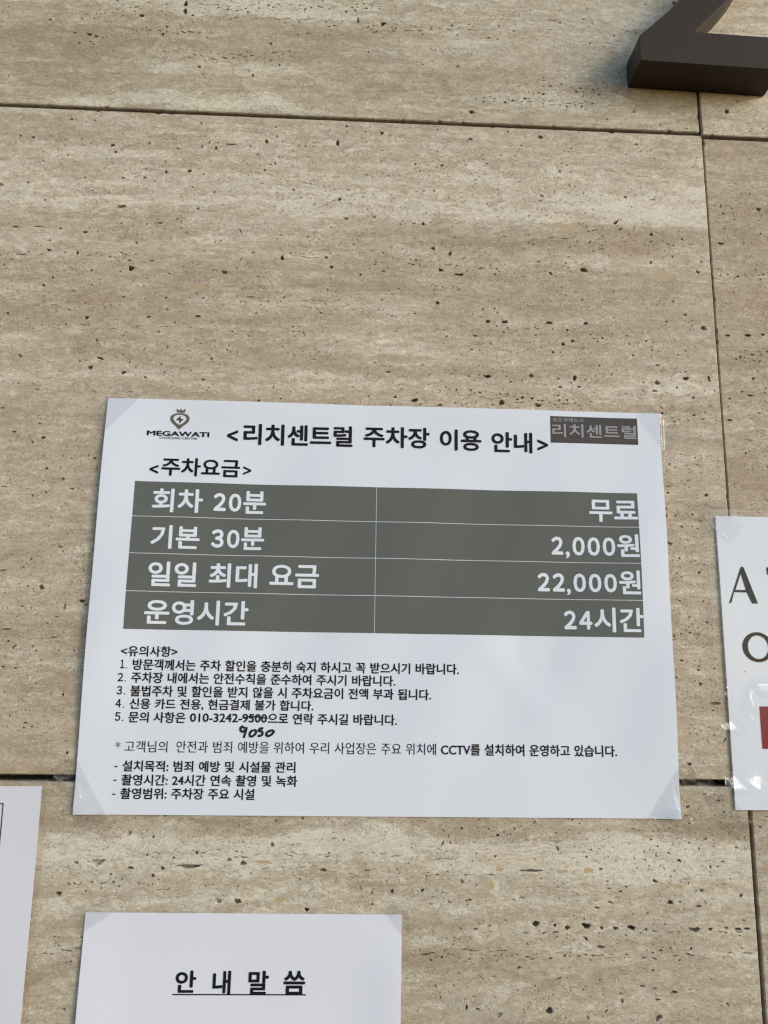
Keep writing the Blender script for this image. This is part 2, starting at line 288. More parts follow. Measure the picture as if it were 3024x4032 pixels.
# (u, tone) beds of each row of panels, u from the panel foot (0) to its head (1)
def zs(zlo, zhi, L): return [(max(0, min(1, (z - zlo) / (zhi - zlo))), v) for z, v in L]
ROWS = {'low': (-.79, -.2757), 'mid': (-.2717, .2440), 'top': (.2465, .765)}
B_MID = zs(-.2717, .2440, [(-.272, .30), (-.262, .22), (-.245, .45), (-.225, .30), (-.20, .42), (-.17, .30), (-.14, .45), (-.10, .34), (-.06, .42),
      (-.02, .32), (.005, .38), (.022, .60), (.035, .34), (.050, .46), (.066, .30), (.082, .40), (.098, .26), (.115, .34), (.128, .52),
      (.140, .28), (.151, .26), (.158, .42), (.166, .74), (.185, .76), (.205, .64), (.222, .50), (.244, .46)])
B_LOW = zs(-.79, -.2757, [(-.79, .4), (-.60, .3), (-.50, .45), (-.43, .34), (-.405, .46), (-.392, .20), (-.384, .34), (-.372, .60), (-.364, .42),
      (-.355, .62), (-.347, .34), (-.338, .62), (-.328, .78), (-.320, .90), (-.312, .46), (-.302, .34), (-.290, .44), (-.276, .40)])
B_TOP = zs(.2465, .765, [(.2465, .40), (.256, .52), (.268, .36), (.280, .30), (.293, .36), (.303, .28), (.316, .30), (.326, .50), (.335, .42), (.348, .60), (.365, .52),
      (.42, .4), (.5, .6), (.6, .35), (.765, .45)])
B_PLAIN = [(0, .22), (.12, .34), (.2, .20), (.33, .36), (.45, .22), (.52, .40), (.6, .24), (.74, .30), (.85, .20), (1, .30)]
B_LR = [(0, .3), (.3, .4), (.6, .45), (.75, .5), (.9, .45), (1, .35)]
blobs_mid = [(.10, .150, .10, .014, .22), (.44, .170, .07, .02, .28), (.02, .19, .10, .02, -.16), (.36, .146, .12, .010, -.22), (.20, .060, .05, .012, .30), (.43, .025, .05, .008, .35), (-.09, .13, .06, .02, .2)]
blobs_low = [(.10, -.300, .12, .010, -.22), (.36, -.330, .12, .018, .25), (.45, -.306, .045, .014, -.55), (.46, -.388, .03, .006, .5), (.05, -.345, .12, .012, .18), (.16, -.318, .05, .008, .35)]
blobs_top = [(.07, .292, .06, .010, .50), (.10, .352, .10, .010, .35), (.27, .320, .05, .012, .35), (.34, .276, .06, .008, .45), (.18, .330, .10, .015, -.2), (-.05, .30, .07, .03, -.22), (.06, .258, .09, .006, .5), (.47, .335, .2, .05, .15)]
m_st = {
 'midL': stone_material('travertine_banded', -.2717, .2440, B_MID, 1, blobs_mid),
 'lowL': stone_material('travertine_cream_seam', -.79, -.2757, B_LOW, 2, blobs_low, (.97, .985, .99)),
 'topL': stone_material('travertine_patchy', .2465, .765, B_TOP, 3, blobs_top, (.94, .95, .93)),
 'midR': stone_material('travertine_tan', -.2717, .2440, B_PLAIN, 4, (), (.97, .95, .94)),
 'lowR': stone_material('travertine_grey', -.79, -.2757, B_LR, 5, (), (.93, .96, .97)),
 'topR': stone_material('travertine_pale', .2465, .765, [(0, .62), (.15, .66), (.4, .5), (1, .5)], 6, (), (1, 1, 1)),
}
# how many small holes: (x, z, rx, rz, weight) clouds of holes
CLOUDS = [(.02, .205, .12, .035, 1.0), (.20, .185, .16, .028, 1.1), (.38, .19, .12, .03, .55), (.12, .115, .25, .02, .45), (.33, .14, .16, .018, .9),
          (.0, .09, .10, .03, .7), (.25, .09, .2, .02, .5), (.36, .058, .12, .018, .6), (.35, .015, .13, .010, 1.6), (.15, .03, .2, .03, .35), (-.04, .02, .06, .05, .4),
          (-.03, -.10, .07, .07, .9), (-.02, -.19, .06, .05, .7), (.435, -.03, .02, .05, 1.2), (.44, -.14, .025, .07, 1.9), (.45, -.23, .03, .03, 1.2),
          (.08, -.318, .12, .010, 1.6), (.32, -.308, .12, .012, 1.8), (.41, -.325, .06, .014, 2.2), (.25, -.338, .2, .010, 1.2), (.40, -.345, .07, .010, 1.2), (.05, -.338, .08, .006, 1.3),
          (.36, -.372, .10, .006, 1.6), (.30, -.385, .1, .004, .8), (.36, -.415, .12, .015, .6), (.10, -.345, .12, .006, .9),
          (.10, .348, .10, .010, 2.6), (.22, .335, .07, .008, 2.0), (.06, .296, .07, .006, 1.6), (.09, .302, .04, .006, 1.6), (.33, .272, .05, .008, 2.0), (.37, .283, .04, .005, 1.4),
          (.35, .350, .06, .02, 1.5), (-.02, .352, .06, .006, 1.2), (0.02, .322, .04, .006, 1.2), (.42, .262, .05, .02, .4), (.50, .262, .05, .02, .25),
          (.52, .14, .05, .08, .30), (.52, .0, .05, .05, .7), (.50, -.30, .03, .03, .4), (.50, -.36, .03, .03, .5)]
def density(x, z):
    d = .13
    for cx, cz, rx, rz, w in CLOUDS:
        q = ((x - cx) / rx) ** 2 + ((z - cz) / rz) ** 2
        if q < 4: d += w * math.exp(-q)
    d *= .12 + 4.2 * vnoise(x * 20, z * 120, 3) ** 3 + .5 * vnoise(x * 110, z * 200, 5)
    if not (-.19 < x < .62 and -.50 < z < .45): d *= .12
    return d
def pit_poly(x, z, a, b, ang, rng, n):
    ca, sa = math.cos(ang), math.sin(ang); pts = []
    bend = rng.uniform(-.35, .35) if a > .0008 else 0
    for k in range(n):
        th = 2 * math.pi * (k + rng.uniform(-.22, .22)) / n
        rr = rng.uniform(.58, 1.25)
        px, pz = a * rr * math.cos(th), b * rr * math.sin(th)
        pz += bend * b * ((px / a) ** 2) * 1.6
        pts.append((x + px * ca - pz * sa, z + px * sa + pz * ca))
    return pts
rng = random.Random(5)
cells = {}
def free(x, z, r):
    i, j = int(x // .008), int(z // .008)
    for a in (i - 1, i, i + 1):
        for b in (j - 1, j, j + 1):
            for (px, pz, pr) in cells.get((a, b), ()):
                if (px - x) ** 2 + (pz - z) ** 2 < (pr + r) ** 2: return False
    return True
def occupy(x, z, r):
    cells.setdefault((int(x // .008), int(z // .008)), []).append((x, z, r))
PITS = []   # poly, depth, kind(0 hole,1 calcite)
for (x, z, a, b, ang) in BIG_PITS:
    r = max(a, b) * 1.05
    if not free(x, z, r * .8): continue
    n = 12 if r > .0022 else 9
    PITS.append((x, z, r, pit_poly(x, z, a * 1.10, b * 1.15, math.radians(ang), rng, n), min(.009, (.0022 + 2.0 * min(a, b)) * rng.uniform(.5, 1.2)), 0))
    # long holes occupy a string of cells
    k = max(1, int(a / .0016))
    for q in range(-k, k + 1):
        d = q * a / (k + .001); occupy(x + d * math.cos(math.radians(ang)), z + d * math.sin(math.radians(ang)), b * 1.3)
for (x, z, a, b, ang) in CALCITE:
    r = max(a, b)
    if not free(x, z, r): continue
    PITS.append((x, z, r, pit_poly(x, z, a, b, math.radians(ang), rng, 14), .0003, 1)); 
    k = max(1, int(a / .0016))
    for q in range(-k, k + 1): occupy(x + q * a / k, z, b * 1.4)
# strings of holes along eroded bedding lines: x0, z0, x1, z1, count, size
STR = [(.26, .013, .36, .006, 46, .0010), (.30, .069, .47, .055, 20, .0009), (.12, .125, .36, .119, 34, .0007), (-.10, .117, .0, .116, 16, .0008),
       (.05, -.3225, .15, -.3245, 34, .0011), (.15, -.3235, .26, -.3235, 14, .0009), (.27, -.3690, .46, -.3695, 14, .0011), (.23, -.3845, .46, -.3860, 46, .0008), (-.02, -.383, .03, -.381, 12, .0008),
       (.0, -.3425, .06, -.3395, 14, .0009), (.05, .345, .20, .352, 60, .0012), (.18, .330, .28, .338, 34, .0012), (-.05, .330, .01, .345, 16, .0012), (.04, .2965, .12, .304, 36, .0010),
       (-.01, .322, .06, .318, 18, .0012), (.28, .270, .38, .268, 34, .0012), (.34, .285, .40, .281, 22, .0010), (.02, -.237, .05, -.238, 8, .0008), (-.07, -.238, -.01, -.237, 12, .0008),
       (.36, -.012, .46, .000, 20, .0012), (.472, .118, .54, .121, 9, .0010), (.472, .048, .54, .052, 12, .0013), (.26, .004, .36, .002, 20, .0008)]
cand = []
for (x0, z0, x1, z1, n, s) in STR:
    for k in range(int(n * 1.4)):
        u = rng.random(); x = x0 + u * (x1 - x0)
        z = z0 + u * (z1 - z0) + .003 * (vnoise(x * 45, z0 * 99, 9) - .5) + rng.gauss(0, .0018)
        a = s * rng.uniform(.5, 1.5)
        cand.append((x, z, a, a * rng.uniform(.35, .8), rng.gauss(0, .3)))
# ragged fissures along the beds: x0, z0, x1, z1, count, half length
CRK = [(.22, -.3850, .47, -.3862, 34, .0040), (-.02, -.3835, .012, -.3815, 6, .004), (.05, -.3225, .26, -.3240, 24, .0036), (.0, -.3405, .07, -.3440, 8, .003), (.10, -.330, .30, -.334, 10, .003),
       (.24, -.352, .40, -.349, 14, .0026), (.26, -.3710, .47, -.3716, 22, .0030), (-.02, -.372, .02, -.374, 5, .003), (.22, -.400, .40, -.404, 8, .003),
       (.04, .3480, .20, .3545, 26, .0032), (.06, .3360, .16, .3410, 12, .003), (.18, .3300, .29, .3350, 18, .0030), (-.02, .322, .06, .3185, 10, .003), (.04, .297, .13, .304, 14, .0028), (.28, .271, .38, .2695, 14, .0026), (.34, .352, .42, .340, 10, .003),
       (.10, .1215, .30, .1180, 16, .0036), (.30, .148, .46, .143, 10, .003), (-.09, .117, .02, .1165, 10, .004), (.26, .0080, .36, .0040, 14, .0034), (-.07, .0045, .02, .005, 5, .003), (.02, .218, .14, .2165, 8, .004), (.10, .187, .20, .184, 5, .003), (.05, .085, .2, .083, 6, .003), (-.1, .055, .1, .06, 8, .003), (.472, .120, .54, .1225, 6, .003), (.472, -.02, .54, -.018, 6, .003)]
for (x0, z0, x1, z1, n, s) in CRK:
    for k in range(n):
        u = rng.random(); x = x0 + u * (x1 - x0)
        z = z0 + u * (z1 - z0) + .006 * (vnoise(x * 38, z0 * 77, 13) - .5) + rng.gauss(0, .0004)
        a = s * rng.uniform(.35, 1.3); b = rng.uniform(.00022, .0006)
        ang = rng.gauss(0, .16)
        if not free(x, z, b * 1.6): continue
        m = 9; ca, sa = math.cos(ang), math.sin(ang); up = []; lo = []
        for i in range(m + 1):
            v = -1 + 2 * i / m; w = b * (1 - v * v) ** .5 * rng.uniform(.35, 1.5) + .00002; off = .0009 * (vnoise(x * 90 + v * 2.2, z * 500, 3) - .5)
            up.append((v * a, off + w)); lo.append((v * a, off - w))
        poly = lo + up[-2:0:-1]
        poly = [(x + p * ca - q * sa, z + p * sa + q * ca) for p, q in poly]
        PITS.append((x, z, a, poly, rng.uniform(.0008, .0035), 0))
        for q in range(-4, 5): occupy(x + q * a / 4 * ca, z + q * a / 4 * sa, b * 1.8 + .0002)
NR = 0
def add_small(x, z, a, b, ang):
    r = max(a, b) * 1.2
    if not free(x, z, r): return 0
    n = 6 if r < .0009 else (8 if r < .0016 else 10)
    PITS.append((x, z, r, pit_poly(x, z, a * 1.15, b * 1.15, ang, rng, n), min(.007, (.0008 + 2.4 * min(a, b)) * rng.uniform(.3, 1.2)), 0)); occupy(x, z, r)
    return 1
for c in cand: add_small(*c)
tries = 0
while NR < 13500 and tries < 260000:
    tries += 1
    if rng.random() < .93: x, z = rng.uniform(-.19, .62), rng.uniform(-.50, .45)
    else: x, z = rng.uniform(-1.3, 1.6), rng.uniform(-.79, .76)
    if rng.random() > density(x, z) * .75: continue
    q = rng.random()
    if q < .80: a = rng.uniform(.00032, .00066)
    elif q < .970: a = rng.uniform(.00062, .0011)
    elif q < .992: a = rng.uniform(.0011, .0018)
    else: a = rng.uniform(.0017, .0028)
    b = a * rng.uniform(.28, .85); ang = rng.gauss(0, .7)
    NR += add_small(x, z, a, b, ang)

def outline(x0, z0, x1, z1, rc, rng):
    """Panel edge with worn, chipped arrises; counter-clockwise seen from the front."""
    def side(ax, az, bx, bz, nx, nz):
        L = math.hypot(bx - ax, bz - az); out = []; s = rc
        while s < L - rc:
            x, z = ax + (bx - ax) * s / L, az + (bz - az) * s / L
            inn = .00022 * vnoise(x * 320, z * 320, 5)
            if rng.random() < .035: inn += rng.uniform(.0004, .0013)
            out.append((x + nx * inn, z + nz * inn))
            s += rng.uniform(.0018, .0042)
        return out
    def corner(cx, cz, a0):
        return [(cx + rc * math.cos(a0 + k * math.pi / 8), cz + rc * math.sin(a0 + k * math.pi / 8)) for k in range(5)]
    P = []
    P += corner(x0 + rc, z0 + rc, math.pi) ; P += side(x0, z0, x1, z0, 0, 1)
    P += corner(x1 - rc, z0 + rc, -math.pi / 2); P += side(x1, z0, x1, z1, -1, 0)
    P += corner(x1 - rc, z1 - rc, 0); P += side(x1, z1, x0, z1, 0, -1)
    P += corner(x0 + rc, z1 - rc, math.pi / 2); P += side(x0, z1, x0, z0, 1, 0)
    return P
def stone_panel(x0, z0, x1, z1, mat, parent, seed, dy=0.0):
    rg = random.Random(seed); ins = .0007; T = .020
    cx, cz = (x0 + x1) / 2, (z0 + z1) / 2
    out = outline(x0, z0, x1, z1, .0022, rg)
    sx, sz = (x1 - x0 - 2 * ins) / (x1 - x0), (z1 - z0 - 2 * ins) / (z1 - z0)
    top = [(cx + (a - cx) * sx, cz + (b - cz) * sz) for a, b in out]
    pts = [Vector(p) for p in top]; faces = [list(range(len(top)))]; info = [None]
    for (px, pz, r, poly, dep, kind) in PITS:
        if x0 + ins + r * 1.3 + .0012 < px < x1 - ins - r * 1.3 - .0012 and z0 + ins + r * 1.3 + .0012 < pz < z1 - ins - r * 1.3 - .0012:
            b = len(pts); pts += [Vector(p) for p in poly]
            faces.append(list(range(b, b + len(poly)))); info.append((poly, dep, kind, px, pz))
    # a loose grid of extra points keeps the triangles compact
    V2, E2, F2, ov, oe, of = delaunay_2d_cdt(pts, [], faces, 1, 1e-7)
    V = [(v.x, 0.0, v.y) for v in V2]; F = []; MI = []
    for f, o in zip(F2, of):
        hit = [k for k in o if k > 0]
        if not hit: F.append(tuple(f)); MI.append(0)
        elif info[hit[0]][2] == 1 and all(info[k][2] == 1 for k in hit): F.append(tuple(f)); MI.append(1)
    for it in info[1:]:
        poly, dep, kind, px, pz = it
        if kind: continue
        n = len(poly); b = len(V)
        k1, k2 = rg.uniform(.95, 1.12), rg.uniform(.5, .85)
        ox, oz = rg.uniform(-.15, .15) * dep * .3, rg.uniform(-.1, .25) * dep * .3
        lip = .00030 if n > 6 else .00018
        for (sc, dd, q) in ((1, 0, 0), (.80, lip, .1), (k1 * .84, dep * .5, .5), (k2 * .8, dep, 1)):
            for (a, c) in poly:
                V.append((px + (a - px) * sc + ox * q, dd * (1 if q < 1 else rg.uniform(.8, 1.1)), pz + (c - pz) * sc + oz * q))
        for lv in (0, 1, 2):
            for k in range(n):
                k2_ = (k + 1) % n; a0 = b + lv * n
                F.append((a0 + k, a0 + n + k, a0 + n + k2_, a0 + k2_)); MI.append(0)
        F.append(tuple(b + 3 * n + k for k in range(n))); MI.append(0)
    n = len(out); b = len(V)
    for a, c in top: V.append((a, 0, c))
    for a, c in out: V.append((a, ins * 1.1, c))
    for a, c in out: V.append((a, T, c))
    for lv in (0, 1):
        for k in range(n):
            k2_ = (k + 1) % n; a0 = b + lv * n
            F.append((a0 + k, a0 + n + k, a0 + n + k2_, a0 + k2_)); MI.append(0)
    F.append(tuple(b + 2 * n + k for k in range(n))); MI.append(0)
    V = [(a - cx, y + dy, c - cz) for a, y, c in V]
    me = mesh('stone_panel', V, F); me.polygons.foreach_set('material_index', MI)
    o = link('stone_panel', me, [mat, m_calcite], parent); o.location = (cx, 0, cz)
    return o
wall = empty('stone_wall', (0, 0, ZB))
tag(wall, 'beige travertine wall of large pitted panels with open joints behind all the notices', 'wall')
stone_panel(-.43, -.2715, .4698, .2438, m_st['midL'], wall, 1)
stone_panel(.4708, -.2717, 1.37, .2415, m_st['midR'], wall, 2, .0007)
stone_panel(-.43, -.79, .4689, -.2759, m_st['lowL'], wall, 3)
stone_panel(.4718, -.79, 1.37, -.2757, m_st['lowR'], wall, 4, .0012)
stone_panel(-.43, .2467, .4683, .765, m_st['topL'], wall, 5, .0003)
stone_panel(.4702, .2441, 1.37, .765, m_st['topR'], wall, 6, -.0004)
for i, (z0, z1, k) in enumerate(((-.79, -.2757, 'lowR'), (-.2717, .2440, 'midR'), (.2465, .765, 'topL'))):
    stone_panel(-1.33, z0, -.4325, z1, m_st[k], wall, 20 + i)
v = [(-1.33, .0215, -.79), (1.37, .0215, -.79), (1.37, .0215, .765), (-1.33, .0215, .765), (-1.33, .06, -.79), (1.37, .06, -.79), (1.37, .06, .765), (-1.33, .06, .765)]
link('mortar_bed', mesh('mortar_bed', v, [(0, 1, 2, 3), (5, 4, 7, 6), (4, 0, 3, 7), (1, 5, 6, 2), (3, 2, 6, 7), (4, 5, 1, 0)]), plain('dark_mortar', (.035, .033, .03), .9, .1, bump=300, bstr=.6), wall)

# ------------------------------------------------------------------ sheets and print
def sheet_mesh(x0, z0, x1, z1, disp, nx, nz, thick=.00012, base=.0):
    """a sheet hanging in front of the wall; disp(x,z) is how far it stands off the stone"""
    V = []; F = []
    for s in (0, 1):
        for j in range(nz + 1):
            for i in range(nx + 1):
                x = x0 + (x1 - x0) * i / nx; z = z0 + (z1 - z0) * j / nz
                V.append((x, -(disp(x, z) + base) + (thick if s else 0), z))
    N = (nx + 1) * (nz + 1); idx = lambda s, i, j: s * N + j * (nx + 1) + i
    for j in range(nz):
        for i in range(nx):
            F.append((idx(0, i, j), idx(0, i + 1, j), idx(0, i + 1, j + 1), idx(0, i, j + 1)))
            F.append((idx(1, i, j), idx(1, i, j + 1), idx(1, i + 1, j + 1), idx(1, i + 1, j)))
    for i in range(nx):
        F.append((idx(0, i + 1, 0), idx(0, i, 0), idx(1, i, 0), idx(1, i + 1, 0)))
        F.append((idx(0, i, nz), idx(0, i + 1, nz), idx(1, i + 1, nz), idx(1, i, nz)))
    for j in range(nz):
        F.append((idx(0, 0, j), idx(0, 0, j + 1), idx(1, 0, j + 1), idx(1, 0, j)))
        F.append((idx(0, nx, j + 1), idx(0, nx, j), idx(1, nx, j), idx(1, nx, j + 1)))
    # the rim and the back get vertices of their own so that the face shades flat to its very edge
    V2 = []; F2 = []
    for f in F:
        if all(i < N for i in f): F2.append(f)
    V2 = V[:N]
    for part in (lambda f: all(i >= N for i in f), lambda f: any(i < N for i in f) and any(i >= N for i in f)):
        mp = {}
        for f in F:
            if part(f):
                g_ = []
                for i in f:
                    if i not in mp: mp[i] = len(V2); V2.append(V[i])
                    g_.append(mp[i])
                F2.append(tuple(g_))
    return mesh('sheet', V2, F2)
def flat_print(x0, z0, x1, z1, disp, lift, step=.004):
    nx = max(1, int((x1 - x0) / step)); nz = max(1, int((z1 - z0) / step)); V = []; F = []
    for j in range(nz + 1):
        for i in range(nx + 1):
            x = x0 + (x1 - x0) * i / nx; z = z0 + (z1 - z0) * j / nz; V.append((x, -(disp(x, z) + lift), z))
    for j in range(nz):
        for i in range(nx):
            a = j * (nx + 1) + i; F.append((a, a + 1, a + nx + 2, a + nx + 1))
    return mesh('print', V, F)
def join(meshes, name):
    if len(meshes) == 1: return meshes[0]
    V = []; F = []
    for m in meshes:
        b = len(V); V += [tuple(v.co) for v in m.vertices]; F += [tuple(b + i for i in p.vertices) for p in m.polygons]
    return mesh(name, V, F)
def text_mesh(s, x0, x1, ztop, zbot, disp, lift, bold=.022, space=1.0, word=1.0, shear=0.0):
    c = bpy.data.curves.new('t', 'FONT'); c.body = s; c.size = 1.0; c.offset = 0; c.resolution_u = 3
    c.space_character = space; c.space_word = word; c.shear = shear
    o = bpy.data.objects.new('t', c); COL.objects.link(o)
    dg = bpy.context.evaluated_depsgraph_get(); dg.update()
    me = bpy.data.meshes.new_from_object(o.evaluated_get(dg))
    bpy.data.objects.remove(o); bpy.data.curves.remove(c)
    n = len(me.vertices); co = np.empty(n * 3, 'f'); me.vertices.foreach_get('co', co); co = co.reshape(-1, 3)
    if bold > 0:      # a heavier cut: the outline inked nine times, each a hair above the last
        fs = [tuple(q.vertices) for q in me.polygons]; bpy.data.meshes.remove(me); C0 = co.copy(); cc = []; FF = []
        for k in range(9):
            r = 0 if k == 8 else bold; q = C0.copy(); q[:, 0] += r * math.cos(k * math.pi / 4); q[:, 1] += r * math.sin(k * math.pi / 4); q[:, 2] = k
            FF += [tuple(i + k * n for i in f) for f in fs]; cc.append(q)
        co = np.concatenate(cc); me = mesh('text', co.tolist(), FF)
    mn, mx = co.min(0), co.max(0)
    X = x0 + (co[:, 0] - mn[0]) / (mx[0] - mn[0]) * (x1 - x0)
    Z = zbot + (co[:, 1] - mn[1]) / max(1e-6, mx[1] - mn[1]) * (ztop - zbot)
    Y = [-(disp(float(a), float(b)) + lift + 5e-6 * float(k)) for a, b, k in zip(X, Z, co[:, 2])]
    me.vertices.foreach_set('co', np.stack([X, np.array(Y), Z], 1).astype('f').ravel()); me.materials.clear(); me.update()
    return me
def shape_mesh(polys, disp, lift):
    """filled polygons with holes through a 2D curve"""
    c = bpy.data.curves.new('s', 'CURVE'); c.dimensions = '2D'; c.fill_mode = 'BOTH'
    for p in polys:
        s = c.splines.new('POLY'); s.points.add(len(p) - 1); s.use_cyclic_u = True
        for k, (a, b) in enumerate(p): s.points[k].co = (a, b, 0, 1)
    o = bpy.data.objects.new('s', c); COL.objects.link(o)
    dg = bpy.context.evaluated_depsgraph_get(); dg.update()
    me = bpy.data.meshes.new_from_object(o.evaluated_get(dg))
    bpy.data.objects.remove(o); bpy.data.curves.remove(c)
    for v in me.vertices:
        a, b = v.co.x, v.co.y; v.co = (a, -(disp(a, b) + lift), b)
    me.materials.clear(); me.update(); return me
def ribbon(strokes, disp, lift):
    """pen strokes: list of [(x,z,halfwidth),...]"""
    V = []; F = []
    for st in strokes:
        # smooth the polyline
        pts = []
        for k in range(len(st) - 1):
            p0 = st[max(0, k - 1)]; p1 = st[k]; p2 = st[k + 1]; p3 = st[min(len(st) - 1, k + 2)]
            for q in range(6):
                u = q / 6
                pts.append(tuple(.5 * ((2 * p1[i]) + (-p0[i] + p2[i]) * u + (2 * p0[i] - 5 * p1[i] + 4 * p2[i] - p3[i]) * u * u + (-p0[i] + 3 * p1[i] - 3 * p2[i] + p3[i]) * u ** 3) for i in range(3)))
        pts.append(st[-1]); b = len(V)
        for k, (x, z, w) in enumerate(pts):
            a = pts[max(0, k - 1)]; c = pts[min(len(pts) - 1, k + 1)]
            dx, dz = c[0] - a[0], c[1] - a[1]; L = math.hypot(dx, dz) or 1
            nx, nz = -dz / L * w, dx / L * w
            for s in (1, -1): V.append((x + nx * s, -(disp(x, z) + lift), z + nz * s))
        for k in range(len(pts) - 1):
            a = b + 2 * k; F.append((a, a + 1, a + 3, a + 2))
    return mesh('strokes', V, F)

m_paper = paper_material('white_paper', (.79, .853, .935))
m_paper2 = paper_material('white_paper_lavender', (.785, .822, .905))
m_cell = print_material('grey_green_ink', (.126, .138, .126), .72, .08)
m_black = print_material('black_toner', (.010, .011, .015), .6, .02)
m_bold_grey = print_material('brown_grey_ink', (.135, .125, .11))
m_dark_grey = print_material('dark_grey_ink', (.075, .072, .072))
m_pale = print_material('pale_grey_ink', (.34, .34, .34))
m_line = print_material('cell_rule', (.78, .80, .86), .5, .0)
m_white_print = print_material('unprinted_white', (.79, .853, .935), .55, .0)
m_ink = print_material('sign_ink', (.003, .003, .004), .6, .0)
m_red = print_material('dark_red_ink', (.20, .022, .042), .4, .06)
m_navy = print_material('navy_ink', (.03, .035, .075))
m_pen = plain('marker_ink', (.004, .004, .006), .35, .5)

PW, PH = .420, .297
def d_main(x, z):
    u, v = x / PW, -z / PH
    e = max(0.0, math.sin(math.pi * min(1, max(0, v))))
    d = .0009
    d += .0036 * math.exp(-(x / .035) ** 2) * e ** .8
    d += .0022 * math.exp(-((PW - x) / .03) ** 2) * e
    d += .0012 * math.exp(-((z) / .02) ** 2) * abs(math.sin(math.pi * u * 2.2)) * e ** .0
    d += .0014 * e * (0.5 + .5 * math.sin(x * 38 + z * 9 + .6)) 
    d += .0008 * e * math.sin(x * 71 - z * 40)
    # soft diagonal dents at the lower right
    t = (x - .30) * .8 + (z + .20) * .6; s = -(x - .30) * .6 + (z + .20) * .8
    d += .0005 * math.exp(-(t / .012) ** 2 - (s / .045) ** 2)
    t2 = t - .028
    d -= .0004 * math.exp(-(t2 / .010) ** 2 - (s / .05) ** 2) * e
    d += .0012 * math.exp(-((x - .27 - (z + .05) * .1) / .004) ** 2 - ((z + .130) / .012) ** 2) * .4
    # curled tip at the lower right
    q = math.hypot(x - PW, z + PH); d += .0026 * math.exp(-(q / .010) ** 2)
    q = math.hypot(x, z + PH); d += .0012 * math.exp(-(q / .014) ** 2)
    return max(.0004, d)
main = empty('parking_notice', (0, 0, ZB)); main.rotation_euler = (0, 0.0017, 0)
tag(main, 'wide white paper notice with a grey parking fee table and small rules below it', 'notice')
link('paper', sheet_mesh(0, -PH, PW, 0, d_main, 140, 100), m_paper, main, True)
L1, L2 = .00012, .00022
xm, xl, xr = .2028, .0250, .3994
rows = [-.0635, -.0899, -.1172, -.1446, -.1718]; g = .00022
for i in range(4):
    for (a, b) in ((xl, xm - g), (xm + g, xr)):
        link('table_cell', flat_print(a, rows[i + 1] + g, b, rows[i] - g, d_main, L1), m_cell, main, True)
